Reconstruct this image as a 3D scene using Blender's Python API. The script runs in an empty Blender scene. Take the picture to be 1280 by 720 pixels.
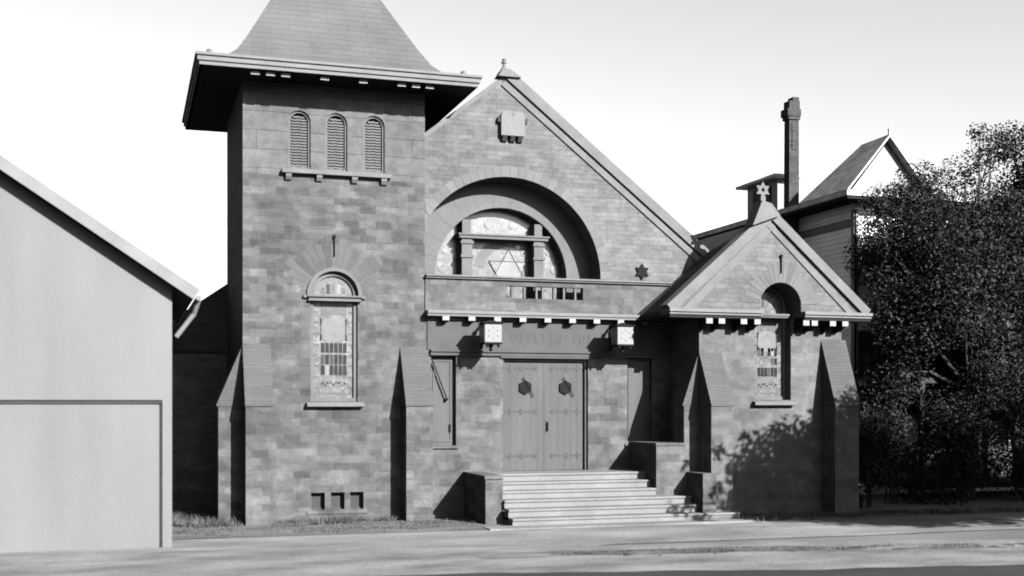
import bpy, math, random
from mathutils import Vector, Matrix
from mathutils.geometry import tessellate_polygon
import numpy as np

random.seed(11)
S = bpy.context.scene
COL = S.collection
R = math.radians

# ------------------------------------------------------------------ materials
def new_mat(name):
    m = bpy.data.materials.new(name); m.use_nodes = True
    nt = m.node_tree
    b = nt.nodes['Principled BSDF']
    return m, nt, b

def N(nt, t, **kw):
    n = nt.nodes.new(t)
    for k, v in kw.items():
        setattr(n, k, v)
    return n

def L(nt, a, b): nt.links.new(a, b)

def math_node(nt, op, a, b=None):
    n = N(nt, 'ShaderNodeMath', operation=op)
    for i, v in enumerate((a, b)):
        if v is None: continue
        if isinstance(v, (int, float)): n.inputs[i].default_value = v
        else: L(nt, v, n.inputs[i])
    return n.outputs[0]

def facade_uv(nt):
    """x (or y on side faces) and z in metres from the world position"""
    g = N(nt, 'ShaderNodeNewGeometry')
    sp = N(nt, 'ShaderNodeSeparateXYZ'); L(nt, g.outputs['Position'], sp.inputs[0])
    sn = N(nt, 'ShaderNodeSeparateXYZ'); L(nt, g.outputs['Normal'], sn.inputs[0])
    ax = math_node(nt, 'ABSOLUTE', sn.outputs[0]); ay = math_node(nt, 'ABSOLUTE', sn.outputs[1])
    side = math_node(nt, 'GREATER_THAN', ax, ay)
    u = math_node(nt, 'ADD', math_node(nt, 'MULTIPLY', sp.outputs[1], side),
                  math_node(nt, 'MULTIPLY', sp.outputs[0], math_node(nt, 'SUBTRACT', 1.0, side)))
    c = N(nt, 'ShaderNodeCombineXYZ'); L(nt, u, c.inputs[0]); L(nt, sp.outputs[2], c.inputs[1])
    return c.outputs[0], g.outputs['Position']

ALB = .215    # all base colours darkened to deepen the shade; long exposure makes up
def grey(v): return (v, v, v, 1)

def brick(nt, vec, bw, bh, mortar, c1, c2, cm, off=0.5, bias=0.0, smooth=0.3):
    b = N(nt, 'ShaderNodeTexBrick')
    b.offset = off; b.squash = 1.0
    b.inputs['Scale'].default_value = 1.0
    b.inputs['Brick Width'].default_value = bw
    b.inputs['Row Height'].default_value = bh
    b.inputs['Mortar Size'].default_value = mortar
    b.inputs['Mortar Smooth'].default_value = smooth
    b.inputs['Bias'].default_value = bias
    b.inputs['Color1'].default_value = grey(c1)
    b.inputs['Color2'].default_value = grey(c2)
    b.inputs['Mortar'].default_value = grey(cm)
    L(nt, vec, b.inputs['Vector'])
    return b

def noise(nt, vec, scale, detail=4, rough=0.55):
    n = N(nt, 'ShaderNodeTexNoise')
    n.inputs['Scale'].default_value = scale
    n.inputs['Detail'].default_value = detail
    n.inputs['Roughness'].default_value = rough
    L(nt, vec, n.inputs['Vector'])
    return n.outputs[0]

def remap(nt, v, a, b, c, d):
    n = N(nt, 'ShaderNodeMapRange')
    L(nt, v, n.inputs[0])
    for i, x in enumerate((a, b, c, d)): n.inputs[i+1].default_value = x
    return n.outputs[0]

def mulc(nt, *vs):
    o = vs[0]
    for v in vs[1:]: o = math_node(nt, 'MULTIPLY', o, v)
    return o

def setcol(nt, bsdf, val):
    c = N(nt, 'ShaderNodeCombineColor')
    for i in range(3): L(nt, val, c.inputs[i])
    L(nt, c.outputs[0], bsdf.inputs['Base Color'])

def bump(nt, bsdf, h, strength, dist):
    b = N(nt, 'ShaderNodeBump')
    b.inputs['Strength'].default_value = strength; b.inputs['Distance'].default_value = dist
    L(nt, h, b.inputs['Height']); L(nt, b.outputs[0], bsdf.inputs['Normal'])

def stone(name, base, bw=.36, bh=.15, var=.32, mortar=.7, patch=.25, grain=.14, ms=.007, bmp=.5):
    """coursed block masonry: each block its own tone, stains and grain on top"""
    m, nt, bs = new_mat(name)
    uv, pos = facade_uv(nt)
    wob = N(nt, 'ShaderNodeTexNoise'); wob.inputs['Scale'].default_value = 1.3; L(nt, uv, wob.inputs['Vector'])
    mx = N(nt, 'ShaderNodeVectorMath', operation='MULTIPLY_ADD')
    L(nt, wob.outputs['Color'], mx.inputs[0]); mx.inputs[1].default_value = (.035, .02, 0); L(nt, uv, mx.inputs[2])
    b1 = brick(nt, mx.outputs[0], bw, bh, ms, 1-var, 1+var, mortar, .43)
    b2 = brick(nt, mx.outputs[0], bw*2.37, bh*2, .0, 1-patch*.6, 1+patch*.6, 1, .31)
    s1 = N(nt, 'ShaderNodeSeparateColor'); L(nt, b1.outputs[0], s1.inputs[0])
    s2 = N(nt, 'ShaderNodeSeparateColor'); L(nt, b2.outputs[0], s2.inputs[0])
    big = remap(nt, noise(nt, pos, .55, 3), .3, .7, 1-patch, 1+patch)
    mid = remap(nt, noise(nt, pos, 5.5, 5, .65), .25, .75, 1-grain, 1+grain)
    mb_ = N(nt, 'ShaderNodeMapping'); mb_.inputs['Scale'].default_value = (2.6, 2.6, 3.6); L(nt, pos, mb_.inputs[0])
    blot = remap(nt, noise(nt, mb_.outputs[0], 1.0, 3, .6), .3, .7, 1-grain*1.1, 1+grain*1.1)
    mv = N(nt, 'ShaderNodeMapping'); mv.inputs['Scale'].default_value = (1/(bw*1.15), 1/(bh*1.25), 1); L(nt, mx.outputs[0], mv.inputs[0])
    vo = N(nt, 'ShaderNodeTexVoronoi', distance='CHEBYCHEV'); vo.inputs['Scale'].default_value = 1.0; L(nt, mv.outputs[0], vo.inputs['Vector'])
    sv = N(nt, 'ShaderNodeSeparateColor'); L(nt, vo.outputs['Color'], sv.inputs[0])
    cell = remap(nt, sv.outputs[0], 0, 1, 1-var*.6, 1+var*.6)
    fine = math_node(nt, 'MULTIPLY', cell, remap(nt, noise(nt, pos, 34, 3), .25, .75, .84, 1.16))
    setcol(nt, bs, math_node(nt, 'MULTIPLY', mulc(nt, s1.outputs[0], s2.outputs[0], big, mid, blot, fine), base*ALB))
    h = math_node(nt, 'ADD', math_node(nt, 'MULTIPLY', math_node(nt, 'SUBTRACT', 1.0, b1.outputs['Fac']), .7),
                  math_node(nt, 'ADD', math_node(nt, 'MULTIPLY', noise(nt, pos, 13, 5, .65), 1.1), math_node(nt, 'MULTIPLY', sv.outputs[1], .35)))
    bump(nt, bs, h, bmp, .03)
    bs.inputs['Roughness'].default_value = .92
    bs.inputs['Specular IOR Level'].default_value = .06
    return m

def plain(name, base, rough=.8, patch=.12, scale=1.5, grain=.1, gscale=25, spec=.08, bmp=.0, metal=0, streak=False):
    m, nt, bs = new_mat(name)
    g = N(nt, 'ShaderNodeNewGeometry')
    vec = g.outputs['Position']
    if streak:
        mp = N(nt, 'ShaderNodeMapping'); mp.inputs['Scale'].default_value = (1, 1, .18); L(nt, vec, mp.inputs[0]); vec2 = mp.outputs[0]
    else: vec2 = vec
    a = remap(nt, noise(nt, vec2, scale, 4), .3, .7, 1-patch, 1+patch)
    b = remap(nt, noise(nt, vec, gscale, 3), .25, .75, 1-grain, 1+grain)
    setcol(nt, bs, math_node(nt, 'MULTIPLY', mulc(nt, a, b), base*ALB))
    if bmp: bump(nt, bs, noise(nt, vec, gscale*.8, 4), bmp, .015)
    bs.inputs['Roughness'].default_value = rough
    bs.inputs['Specular IOR Level'].default_value = spec
    bs.inputs['Metallic'].default_value = metal
    return m

def shingle(name, base, bw=.16, bh=.11, var=.2, gap=.55, patch=.15, bmp=.6):
    m, nt, bs = new_mat(name)
    uv, pos = facade_uv(nt)
    wob = N(nt, 'ShaderNodeTexNoise'); wob.inputs['Scale'].default_value = 3; L(nt, uv, wob.inputs['Vector'])
    mx = N(nt, 'ShaderNodeVectorMath', operation='MULTIPLY_ADD')
    L(nt, wob.outputs['Color'], mx.inputs[0]); mx.inputs[1].default_value = (.01, .018, 0); L(nt, uv, mx.inputs[2])
    b1 = brick(nt, mx.outputs[0], bw, bh, .006, 1-var, 1+var, gap)
    s1 = N(nt, 'ShaderNodeSeparateColor'); L(nt, b1.outputs[0], s1.inputs[0])
    big = remap(nt, noise(nt, pos, .8, 3), .3, .7, 1-patch, 1+patch)
    fine = remap(nt, noise(nt, pos, 22, 3), .25, .75, .88, 1.12)
    setcol(nt, bs, math_node(nt, 'MULTIPLY', mulc(nt, s1.outputs[0], big, fine), base*ALB))
    bump(nt, bs, math_node(nt, 'SUBTRACT', 1.0, b1.outputs['Fac']), bmp, .02)
    bs.inputs['Roughness'].default_value = .9; bs.inputs['Specular IOR Level'].default_value = .06
    return m

def siding(name, base, bh=.14, patch=.1):
    m, nt, bs = new_mat(name)
    uv, pos = facade_uv(nt)
    b1 = brick(nt, uv, 3.1, bh, .008, .93, 1.05, .5)
    s1 = N(nt, 'ShaderNodeSeparateColor'); L(nt, b1.outputs[0], s1.inputs[0])
    big = remap(nt, noise(nt, pos, 1.2, 3), .3, .7, 1-patch, 1+patch)
    setcol(nt, bs, math_node(nt, 'MULTIPLY', mulc(nt, s1.outputs[0], big), base*ALB))
    bump(nt, bs, math_node(nt, 'SUBTRACT', 1.0, b1.outputs['Fac']), .7, .02)
    bs.inputs['Roughness'].default_value = .7
    return m

def mosaic(name, lo, hi, scale=9, rough=.25):
    """opalescent leaded glass: small pieces of differing tone held in lead"""
    m, nt, bs = new_mat(name)
    g = N(nt, 'ShaderNodeNewGeometry')
    v = N(nt, 'ShaderNodeTexVoronoi'); v.inputs['Scale'].default_value = scale
    L(nt, g.outputs['Position'], v.inputs['Vector'])
    s = N(nt, 'ShaderNodeSeparateColor'); L(nt, v.outputs['Color'], s.inputs[0])
    t = remap(nt, s.outputs[0], 0, 1, lo*ALB, hi*ALB)
    e = N(nt, 'ShaderNodeTexVoronoi', feature='DISTANCE_TO_EDGE'); e.inputs['Scale'].default_value = scale
    L(nt, g.outputs['Position'], e.inputs['Vector'])
    edge = remap(nt, e.outputs['Distance'], .02, .06, .45, 1)
    n = remap(nt, noise(nt, g.outputs['Position'], 5, 3), .3, .7, .82, 1.18)
    setcol(nt, bs, mulc(nt, t, edge, n))
    bs.inputs['Roughness'].default_value = rough
    bs.inputs['Specular IOR Level'].default_value = .3
    return m

def leafmat(name, lo, hi):
    m, nt, bs = new_mat(name)
    g = N(nt, 'ShaderNodeNewGeometry')
    r = remap(nt, g.outputs['Random Per Island'], 0, 1, lo*ALB, hi*ALB)
    n = remap(nt, noise(nt, g.outputs['Position'], 1.1, 3), .3, .7, .7, 1.3)
    setcol(nt, bs, mulc(nt, r, n))
    bs.inputs['Roughness'].default_value = .6
    bs.inputs['Specular IOR Level'].default_value = .065
    return m

def ground_mat(name, lo, hi, scale, bmp=.6, g2=30, dist=.03):
    m, nt, bs = new_mat(name)
    g = N(nt, 'ShaderNodeNewGeometry'); p = g.outputs['Position']
    mp = N(nt, 'ShaderNodeMapping'); mp.inputs['Scale'].default_value = (.45, 1, 1); L(nt, p, mp.inputs[0])
    a = remap(nt, noise(nt, mp.outputs[0], scale, 6, .62), .32, .68, lo*ALB, hi*ALB)
    b = remap(nt, noise(nt, p, g2, 4, .7), .25, .75, .72, 1.28)
    setcol(nt, bs, mulc(nt, a, b))
    bump(nt, bs, noise(nt, p, g2*.6, 5, .65), bmp, dist)
    bs.inputs['Roughness'].default_value = .95; bs.inputs['Specular IOR Level'].default_value = .15
    return m

M = {}
M['tower']   = stone('tower_stone', .108, .36, .16, .27, 1.14, .17, .17)
M['belfry']  = stone('belfry_stone', .140, 1.7, .40, .06, .66, .12, .20, ms=.011)
M['gable']   = stone('gable_stone', .158, .34, .105, .12, .84, .15, .16)
M['portal']  = stone('portal_stone', .116, .36, .18, .25, 1.14, .17, .18)
M['wing']    = stone('wing_stone', .134, .40, .17, .14, 1.10, .17, .16)
M['tablet']  = plain('tablet_stone', .20, .8, .08, 6, .08, 25)
M['smooth']  = plain('dressed_stone', .150, .9, .14, 1.6, .12, 20, bmp=.25)
M['cope']    = plain('coping_stone', .172, .9, .14, 2.0, .12, 20, bmp=.25)
M['frieze']  = plain('frieze_stone', .090, .9, .12, 2.5, .16, 30, bmp=.2)
M['carve']   = plain('carved_letter', .060, .9, .10, 2.5, .14, 30)
M['letter']  = plain('worn_letter', .083, .9, .12, 2.5, .16, 30)
M['vA']      = plain('voussoir_pale', .118, .9, .15, 3, .14, 22, bmp=.3)
M['vB']      = plain('voussoir_mid', .102, .9, .15, 3, .14, 22, bmp=.3)
M['vC']      = plain('voussoir_dark', .082, .9, .15, 3, .14, 22, bmp=.3)
M['weather'] = shingle('weathering_stone', .100, .34, .075, .07, .80, .12, .4)
M['slate']   = shingle('slate_roof', .120, .85, .135, .05, .80, .15)
M['wroof']   = shingle('wing_slate_roof', .085, .22, .13, .12, .6, .2)
M['soffit']  = plain('shade_darkened_wood', .014, .85, .2, 2, .1, 25)  # wood colour taken near black to deepen the shade under the eaves
M['trim']    = plain('painted_trim', .19, .75, .10, 3, .08, 25)
M['white']   = plain('white_paint', .29, .55, .08, 3, .06, 25)
M['door']    = plain('door_paint', .102, .8, .13, 3.0, .16, 34, streak=True)
M['groove']  = plain('door_groove', .065, .7)
M['strap']   = plain('iron_strap', .06, .6)
M['iron']    = plain('black_iron', .012, .8, spec=.04)
M['lampglass'] = plain('milk_glass', .27, .3, .05, 3, .04, 25)
M['glassA']  = mosaic('opal_mosaic_glass', .075, .155, 9.5)
M['glassB']  = mosaic('border_glass', .11, .19, 11)
M['glassW']  = plain('white_opal_glass', .24, .3, .1, 4, .06)
M['glassM']  = plain('pale_medallion_glass', .165, .4, .15, 6, .1)
M['glassG']  = plain('grey_opal_glass', .13, .3, .2, 6, .1)
M['glassD']  = plain('dark_glass', .025, .15, .2, 6, .1, spec=.5)
M['lead']    = plain('window_lead', .04, .6)
M['step']    = plain('worn_limestone_step', .23, .9, .14, 1.3, .12, 14, bmp=.3)
M['shed']    = plain('shed_stucco', .20, .85, .11, .7, .07, 30, bmp=.15, streak=True)
M['shedroof']= shingle('shed_roofing', .2, .3, .16, .1, .7)
M['shedtrim']= plain('shed_bargeboard', .22, .7, .1, 2, .08)
M['shedline']= plain('shed_door_frame', .055, .7)
M['clap']    = siding('clapboard', 1.6)
M['hroof']   = shingle('house_shingle_roof', .8, .2, .14, .18, .6)
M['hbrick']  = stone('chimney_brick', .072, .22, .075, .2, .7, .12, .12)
M['bark']    = plain('bark', .045, .95, .25, 4, .25, 18, bmp=.8)
M['leafA']   = leafmat('tree_leaf', .014, .030)
M['leafB']   = leafmat('street_tree_leaf', .03, .075)
M['shrub']   = leafmat('shrub_leaf', .009, .02)
M['grass']   = leafmat('dry_grass', .04, .15)
M['earth']   = ground_mat('earth', .12, .22, .6)
M['lawn']    = ground_mat('dry_lawn', .09, .21, 1.5, .8, 24)
M['walk']    = ground_mat('concrete_walk', .14, .33, .9, .8, 14, .03)
M['verge']   = ground_mat('verge_dirt', .025, .16, 1.6, .9, 20)
M['road']    = ground_mat('macadam', .012, .035, .5, .5, 30)
M['gutter']  = ground_mat('gutter_gravel', .11, .32, 1.2, .8, 16)

# ------------------------------------------------------------------ mesh builder
class MB:
    def __init__(s): s.v = []; s.f = []; s.m = []
    def add(s, vs, fs, mi=0):
        o = len(s.v); s.v += [tuple(v) for v in vs]
        for f in fs: s.f.append(tuple(i+o for i in f)); s.m.append(mi)
    def box(s, x0, x1, y0, y1, z0, z1, mi=0):
        vs = [(x0,y0,z0),(x1,y0,z0),(x1,y1,z0),(x0,y1,z0),(x0,y0,z1),(x1,y0,z1),(x1,y1,z1),(x0,y1,z1)]
        s.add(vs, [(0,3,2,1),(4,5,6,7),(0,1,5,4),(1,2,6,5),(2,3,7,6),(3,0,4,7)], mi)
    def poly(s, outer, y0, y1, holes=(), mi=0, back=True):
        """polygon in x-z, extruded from y0 (front) to y1, with holes"""
        loops = [list(outer)] + [list(h) for h in holes]
        pts = [p for l in loops for p in l]
        tris = tessellate_polygon([[Vector((p[0], p[1], 0)) for p in l] for l in loops])
        n = len(pts)
        vs = [(p[0], y0, p[1]) for p in pts] + [(p[0], y1, p[1]) for p in pts]
        fs = []
        for t in tris:
            a, b, c = t
            pa, pb, pc = pts[a], pts[b], pts[c]
            cr = (pb[0]-pa[0])*(pc[1]-pa[1]) - (pb[1]-pa[1])*(pc[0]-pa[0])
            if abs(cr) < 1e-10: continue
            if cr < 0: b, c = c, b
            fs.append((a, b, c))
            if back: fs.append((a+n, c+n, b+n))
        o = 0
        for li, l in enumerate(loops):
            ar = sum(l[i][0]*l[(i+1) % len(l)][1] - l[(i+1) % len(l)][0]*l[i][1] for i in range(len(l)))
            fl = (ar > 0) == (li == 0)
            for i in range(len(l)):
                a, b = o+i, o+(i+1) % len(l)
                fs.append((b, a, a+n, b+n) if fl else (a, b, b+n, a+n))
            o += len(l)
        s.add(vs, fs, mi)
    def prism_x(s, prof, x0, x1, mi=0):
        """profile in y-z extruded along x"""
        n = len(prof)
        ar = sum(prof[i][0]*prof[(i+1) % n][1] - prof[(i+1) % n][0]*prof[i][1] for i in range(n))
        if ar < 0: prof = prof[::-1]
        vs = [(x0, p[0], p[1]) for p in prof] + [(x1, p[0], p[1]) for p in prof]
        fs = [tuple(range(n-1, -1, -1)), tuple(range(n, 2*n))]
        for i in range(n): j = (i+1) % n; fs.append((i, j, j+n, i+n))
        s.add(vs, fs, mi)
    def bar(s, a, b, w, h=None, mi=0, n=4):
        a, b = Vector(a), Vector(b); h = h or w
        d = (b-a).normalized()
        up = Vector((0, 0, 1)) if abs(d.z) < .9 else Vector((0, 1, 0))
        x = d.cross(up).normalized(); y = x.cross(d)
        ring = []
        for p in (a, b):
            for i in range(n):
                t = 2*math.pi*(i+.5)/n
                k = math.sqrt(2) if n == 4 else 1
                ring.append(p + x*math.cos(t)*w/2*k + y*math.sin(t)*h/2*k)
        fs = [tuple(range(n)), tuple(range(2*n-1, n-1, -1))]
        for i in range(n): j = (i+1) % n; fs.append((j, i, i+n, j+n))
        s.add(ring, fs, mi)
    def tube(s, pts, rad, n=8, mi=0):
        rings = []
        pts = [Vector(p) for p in pts]
        for i, p in enumerate(pts):
            d = (pts[min(i+1, len(pts)-1)] - pts[max(i-1, 0)]).normalized()
            up = Vector((0, 0, 1)) if abs(d.z) < .9 else Vector((0, 1, 0))
            x = d.cross(up).normalized(); y = x.cross(d)
            r = rad[i] if isinstance(rad, (list, tuple)) else rad
            rings.append([p + x*math.cos(2*math.pi*k/n)*r + y*math.sin(2*math.pi*k/n)*r for k in range(n)])
        vs = [v for r_ in rings for v in r_]; fs = []
        for i in range(len(pts)-1):
            for k in range(n):
                a = i*n+k; b = i*n+(k+1) % n
                fs.append((b, a, a+n, b+n))
        fs.append(tuple(range(n))); fs.append(tuple(range(len(vs)-1, len(vs)-n-1, -1)))
        s.add(vs, fs, mi)
    def lathe(s, c, prof, n=16, mi=0):
        vs = []; fs = []
        for r, z in prof:
            for k in range(n):
                t = 2*math.pi*k/n; vs.append((c[0]+r*math.cos(t), c[1]+r*math.sin(t), c[2]+z))
        for i in range(len(prof)-1):
            for k in range(n):
                a = i*n+k; b = i*n+(k+1) % n; fs.append((a, b, b+n, a+n))
        fs.append(tuple(range(n-1, -1, -1))); fs.append(tuple(range(len(vs)-n, len(vs))))
        s.add(vs, fs, mi)
    def build(s, name, mats, parent=None, loc=None, smooth=False, bevel=0):
        me = bpy.data.meshes.new(name)
        me.from_pydata(s.v, [], s.f)
        mats = mats if isinstance(mats, (list, tuple)) else [mats]
        for m in mats: me.materials.append(M[m])
        me.polygons.foreach_set('material_index', s.m)
        if smooth: me.polygons.foreach_set('use_smooth', [True]*len(s.f))
        me.update()
        o = bpy.data.objects.new(name, me); COL.objects.link(o)
        if parent is not None:
            o.parent = parent
            w = Vector((0, 0, 0)); q = parent
            while q is not None: w += q.location; q = q.parent
            o.location = -w
        if bevel:
            b = o.modifiers.new('bevel', 'BEVEL'); b.width = bevel; b.segments = 2; b.limit_method = 'ANGLE'; b.angle_limit = R(40)
        return o

def thing(name, label, cat, loc=(0,0,0), group=None):
    o = bpy.data.objects.new(name, None); COL.objects.link(o); o.location = loc
    o.empty_display_size = .3
    tag(o, label, cat, group); return o
def tag(o, label=None, cat=None, group=None, kind=None):
    if label: o['label'] = label
    if cat: o['category'] = cat
    if group: o['group'] = group
    if kind: o['kind'] = kind
    return o
def arc(cx, cz, r, a0, a1, n=40):
    return [(cx+r*math.cos(R(a0+(a1-a0)*i/n)), cz+r*math.sin(R(a0+(a1-a0)*i/n))) for i in range(n+1)]
def arched(x0, x1, z0, zs, n=32):
    c = (x0+x1)/2; r = (x1-x0)/2
    return [(x0, z0), (x1, z0)] + arc(c, zs, r, 0, 180, n)
def ringpoly(cx, cz, r0, r1, a0, a1, n=30):
    return arc(cx, cz, r1, a0, a1, n) + arc(cx, cz, r0, a1, a0, n)
def wedges(mb, cx, cz, r0, r1, a0, a1, n, y0, y1, gap=.012, mats=(0,), rj=0, clip=None):
    """separate wedge stones of an arch ring"""
    for i in range(n):
        t0 = a0+(a1-a0)*i/n; t1 = a0+(a1-a0)*(i+1)/n
        g = math.degrees(gap/2/r0)
        ro = r1+random.uniform(-rj, rj)
        p = ringpoly(cx, cz, r0, ro, t0+g, t1-g, 3)
        if clip is not None:
            if max(q[0] for q in p) <= clip+.02: continue
            p = [(max(q[0], clip), q[1]) for q in p]
        mb.poly(p, y0, y1, mi=random.choice(mats))
def star_pts(cx, cz, r, rot=90):
    return [(cx+r*math.cos(R(rot+120*k)), cz+r*math.sin(R(rot+120*k))) for k in range(3)]

# ------------------------------------------------------------------ the synagogue
SX0, SX1 = 2.36, 6.34            # tower
syn = thing('synagogue', 'rough stone synagogue with square corner tower, round arched balcony window and gabled side wing', 'synagogue', (8.3, 4, 0))

# tower walls --------------------------------------------------------
ZB = 7.46
b = MB()
base_holes = [[(x, .26), (x+.30, .26), (x+.30, .63), (x, .63)] for x in (3.81, 4.24, 4.66)]
wz = 4.9
whole = [(3.80, 2.60), (4.83, 2.60)] + arc(4.315, wz, .515, 0, 180, 28)
b.poly([(SX0, -.6), (SX1, -.6), (SX1, ZB), (SX0, ZB)], 0, .35, [whole]+base_holes)
b.box(SX0, SX0+.35, .35, 4.0, -.6, ZB)
b.box(SX1-.35, SX1, .35, 4.0, -.6, ZB)
b.box(SX0+.35, SX1-.35, 3.65, 4.0, -.6, ZB)
tower = b.build('tower_wall', 'tower', syn)
b = MB()
lx = [(3.325, 3.80), (4.125, 4.60), (4.955, 5.43)]
lh = [arched(a, c, 7.62, 8.63, 20) for a, c in lx]
b.poly([(SX0, ZB), (SX1, ZB), (SX1, 9.5), (SX0, 9.5)], 0, .35, lh)
b.box(SX0, SX0+.35, .35, 4.0, ZB, 9.5); b.box(SX1-.35, SX1, .35, 4.0, ZB, 9.5); b.box(SX0+.35, SX1-.35, 3.65, 4.0, ZB, 9.5)
b.build('belfry_wall', 'belfry', syn)

# belfry louvres
for a, c in lx:
    mid = (a+c)/2; r = (c-a)/2
    f = MB()
    outer = [(a-.0, 7.625), (c, 7.625)] + arc(mid, 8.63, r-.002, 0, 180, 20)
    inner = [(a+.045, 7.66), (c-.045, 7.66)] + arc(mid, 8.63, r-.045, 0, 180, 20)
    outer[0] = (a+.002, 7.625); outer[1] = (c-.002, 7.625)
    f.poly(outer, .05, .2, [inner])
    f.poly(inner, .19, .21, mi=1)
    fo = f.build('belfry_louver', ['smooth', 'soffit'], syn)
    s = MB()
    for k in range(19):
        z = 7.69 + k*.0615
        hw = r-.05
        if z > 8.63: hw = math.sqrt(max(0, (r-.05)**2-(z-8.60)**2))
        if hw < .06: continue
        # scalloped slat: two sagging halves
        n = 8
        for i in range(n):
            t0, t1 = i/n, (i+1)/n
            x0 = mid-hw+2*hw*t0; x1 = mid-hw+2*hw*t1
            sag = lambda t: -.014*abs(math.sin(2*math.pi*t))*(1 if True else 0)
            d0, d1 = sag(t0), sag(t1)
            s.add([(x0,.09,z+d0-.004),(x1,.09,z+d1-.004),(x1,.17,z+d1+.04),(x0,.17,z+d0+.04),
                   (x0,.09,z+d0+.022),(x1,.09,z+d1+.022),(x1,.17,z+d1+.066),(x0,.17,z+d0+.066)],
                  [(0,3,2,1),(4,5,6,7),(0,1,5,4),(2,3,7,6),(1,2,6,5),(3,0,4,7)])
    s.build('slats', 'smooth', fo)
b = MB(); b.box(3.17, 5.56, -.14, -.002, 7.49, 7.58)
sill = b.build('belfry_sill', 'cope', syn, bevel=.012)
for x in (3.32, 3.98, 4.75, 5.40):
    c = MB(); c.prism_x([(-.11, 7.488), (-.003, 7.488), (-.003, 7.34), (-.06, 7.36), (-.11, 7.43)], x-.06, x+.06)
    c.build('corbel', 'cope', sill)

# tower eave and roof
TC = (4.35, 2.0)
b = MB()
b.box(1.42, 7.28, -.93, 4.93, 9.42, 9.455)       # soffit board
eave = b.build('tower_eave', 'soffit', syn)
b = MB()
for (z0, z1, o) in ((9.42, 9.50, .012), (9.502, 9.60, .05), (9.602, 9.655, .09)):
    b.box(1.42-o, 7.28+o, -.93-o, -.88, z0, z1); b.box(1.42-o, 7.28+o, 4.88, 4.93+o, z0, z1)
    b.box(1.42-o, 1.47, -.88, 4.88, z0, z1); b.box(7.23, 7.28+o, -.88, 4.88, z0, z1)
b.build('fascia', 'trim', eave)
for x in (2.537, 2.847, 3.16, 3.977, 4.793, 5.625, 5.942, 6.243):
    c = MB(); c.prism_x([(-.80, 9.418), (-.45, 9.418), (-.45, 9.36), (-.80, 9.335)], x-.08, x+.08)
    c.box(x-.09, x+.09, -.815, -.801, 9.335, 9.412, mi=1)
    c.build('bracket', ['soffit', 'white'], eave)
for x in (1.62, 7.02):
    c = MB(); c.lathe((x, -.72, 9.66), [(.09, 0), (.1, .05), (.05, .08), (.06, .12), (.01, .16)], 10)
    c.build('corner_knob', 'trim', eave)
prof = [(2.97, 9.657), (2.62, 9.72), (2.34, 9.83), (2.12, 10.04), (1.89, 10.40), (1.69, 10.76), (1.48, 11.14), (1.23, 11.60), (.95, 12.13), (.5, 13.0), (.04, 13.95)]
vs = []; fs = []
for h, z in prof: vs += [(TC[0]-h, TC[1]-h, z), (TC[0]+h, TC[1]-h, z), (TC[0]+h, TC[1]+h, z), (TC[0]-h, TC[1]+h, z)]
for i in range(len(prof)-1):
    for k in range(4):
        a = i*4+k; c = i*4+(k+1) % 4; fs.append((a, c, c+4, a+4))
fs.append((3, 2, 1, 0))
b = MB(); b.add(vs, fs); b.build('tower_roof', 'slate', syn)

# buttresses: front pair and side ones on the tower, front and side on the wing
def front_buttress(x0, x1, yw, ztop, zw, p, mat, lip=True):
    b = MB()
    b.box(x0, x1, yw-p, yw-.002, -.6, zw)
    o = b.build('buttress', mat, syn)
    w = MB()
    w.prism_x([(yw-p-.03, zw+.004), (yw-p-.03, zw+.04), (yw-.003, ztop), (yw-.003, zw+.004)], x0-.015, x1+.015)
    w.build('weathering', 'weather', o)
    return o
def side_buttress(y0, y1, xw, sgn, ztop, zw, p, mat):
    b = MB()
    xa, xb = (xw-p, xw-.002) if sgn < 0 else (xw+.002, xw+p)
    b.box(xa, xb, y0, y1, -.6, zw)
    o = b.build('buttress', mat, syn)
    w = MB()
    if sgn < 0: pl = [(xw-p-.04, zw+.004), (xw-.003, zw+.004), (xw-.003, ztop), (xw-p-.04, zw+.04)]
    else: pl = [(xw+.003, zw+.004), (xw+p+.04, zw+.004), (xw+p+.04, zw+.04), (xw+.003, ztop)]
    w.poly(pl, y0-.015, y1+.015)
    w.build('weathering', 'weather', o)
front_buttress(2.37, 2.93, 0, 3.80, 2.50, .55, 'tower')
front_buttress(5.79, 6.38, 0, 3.80, 2.50, .55, 'tower')
side_buttress(.06, .62, SX0, -1, 3.80, 2.50, .50, 'tower')

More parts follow.
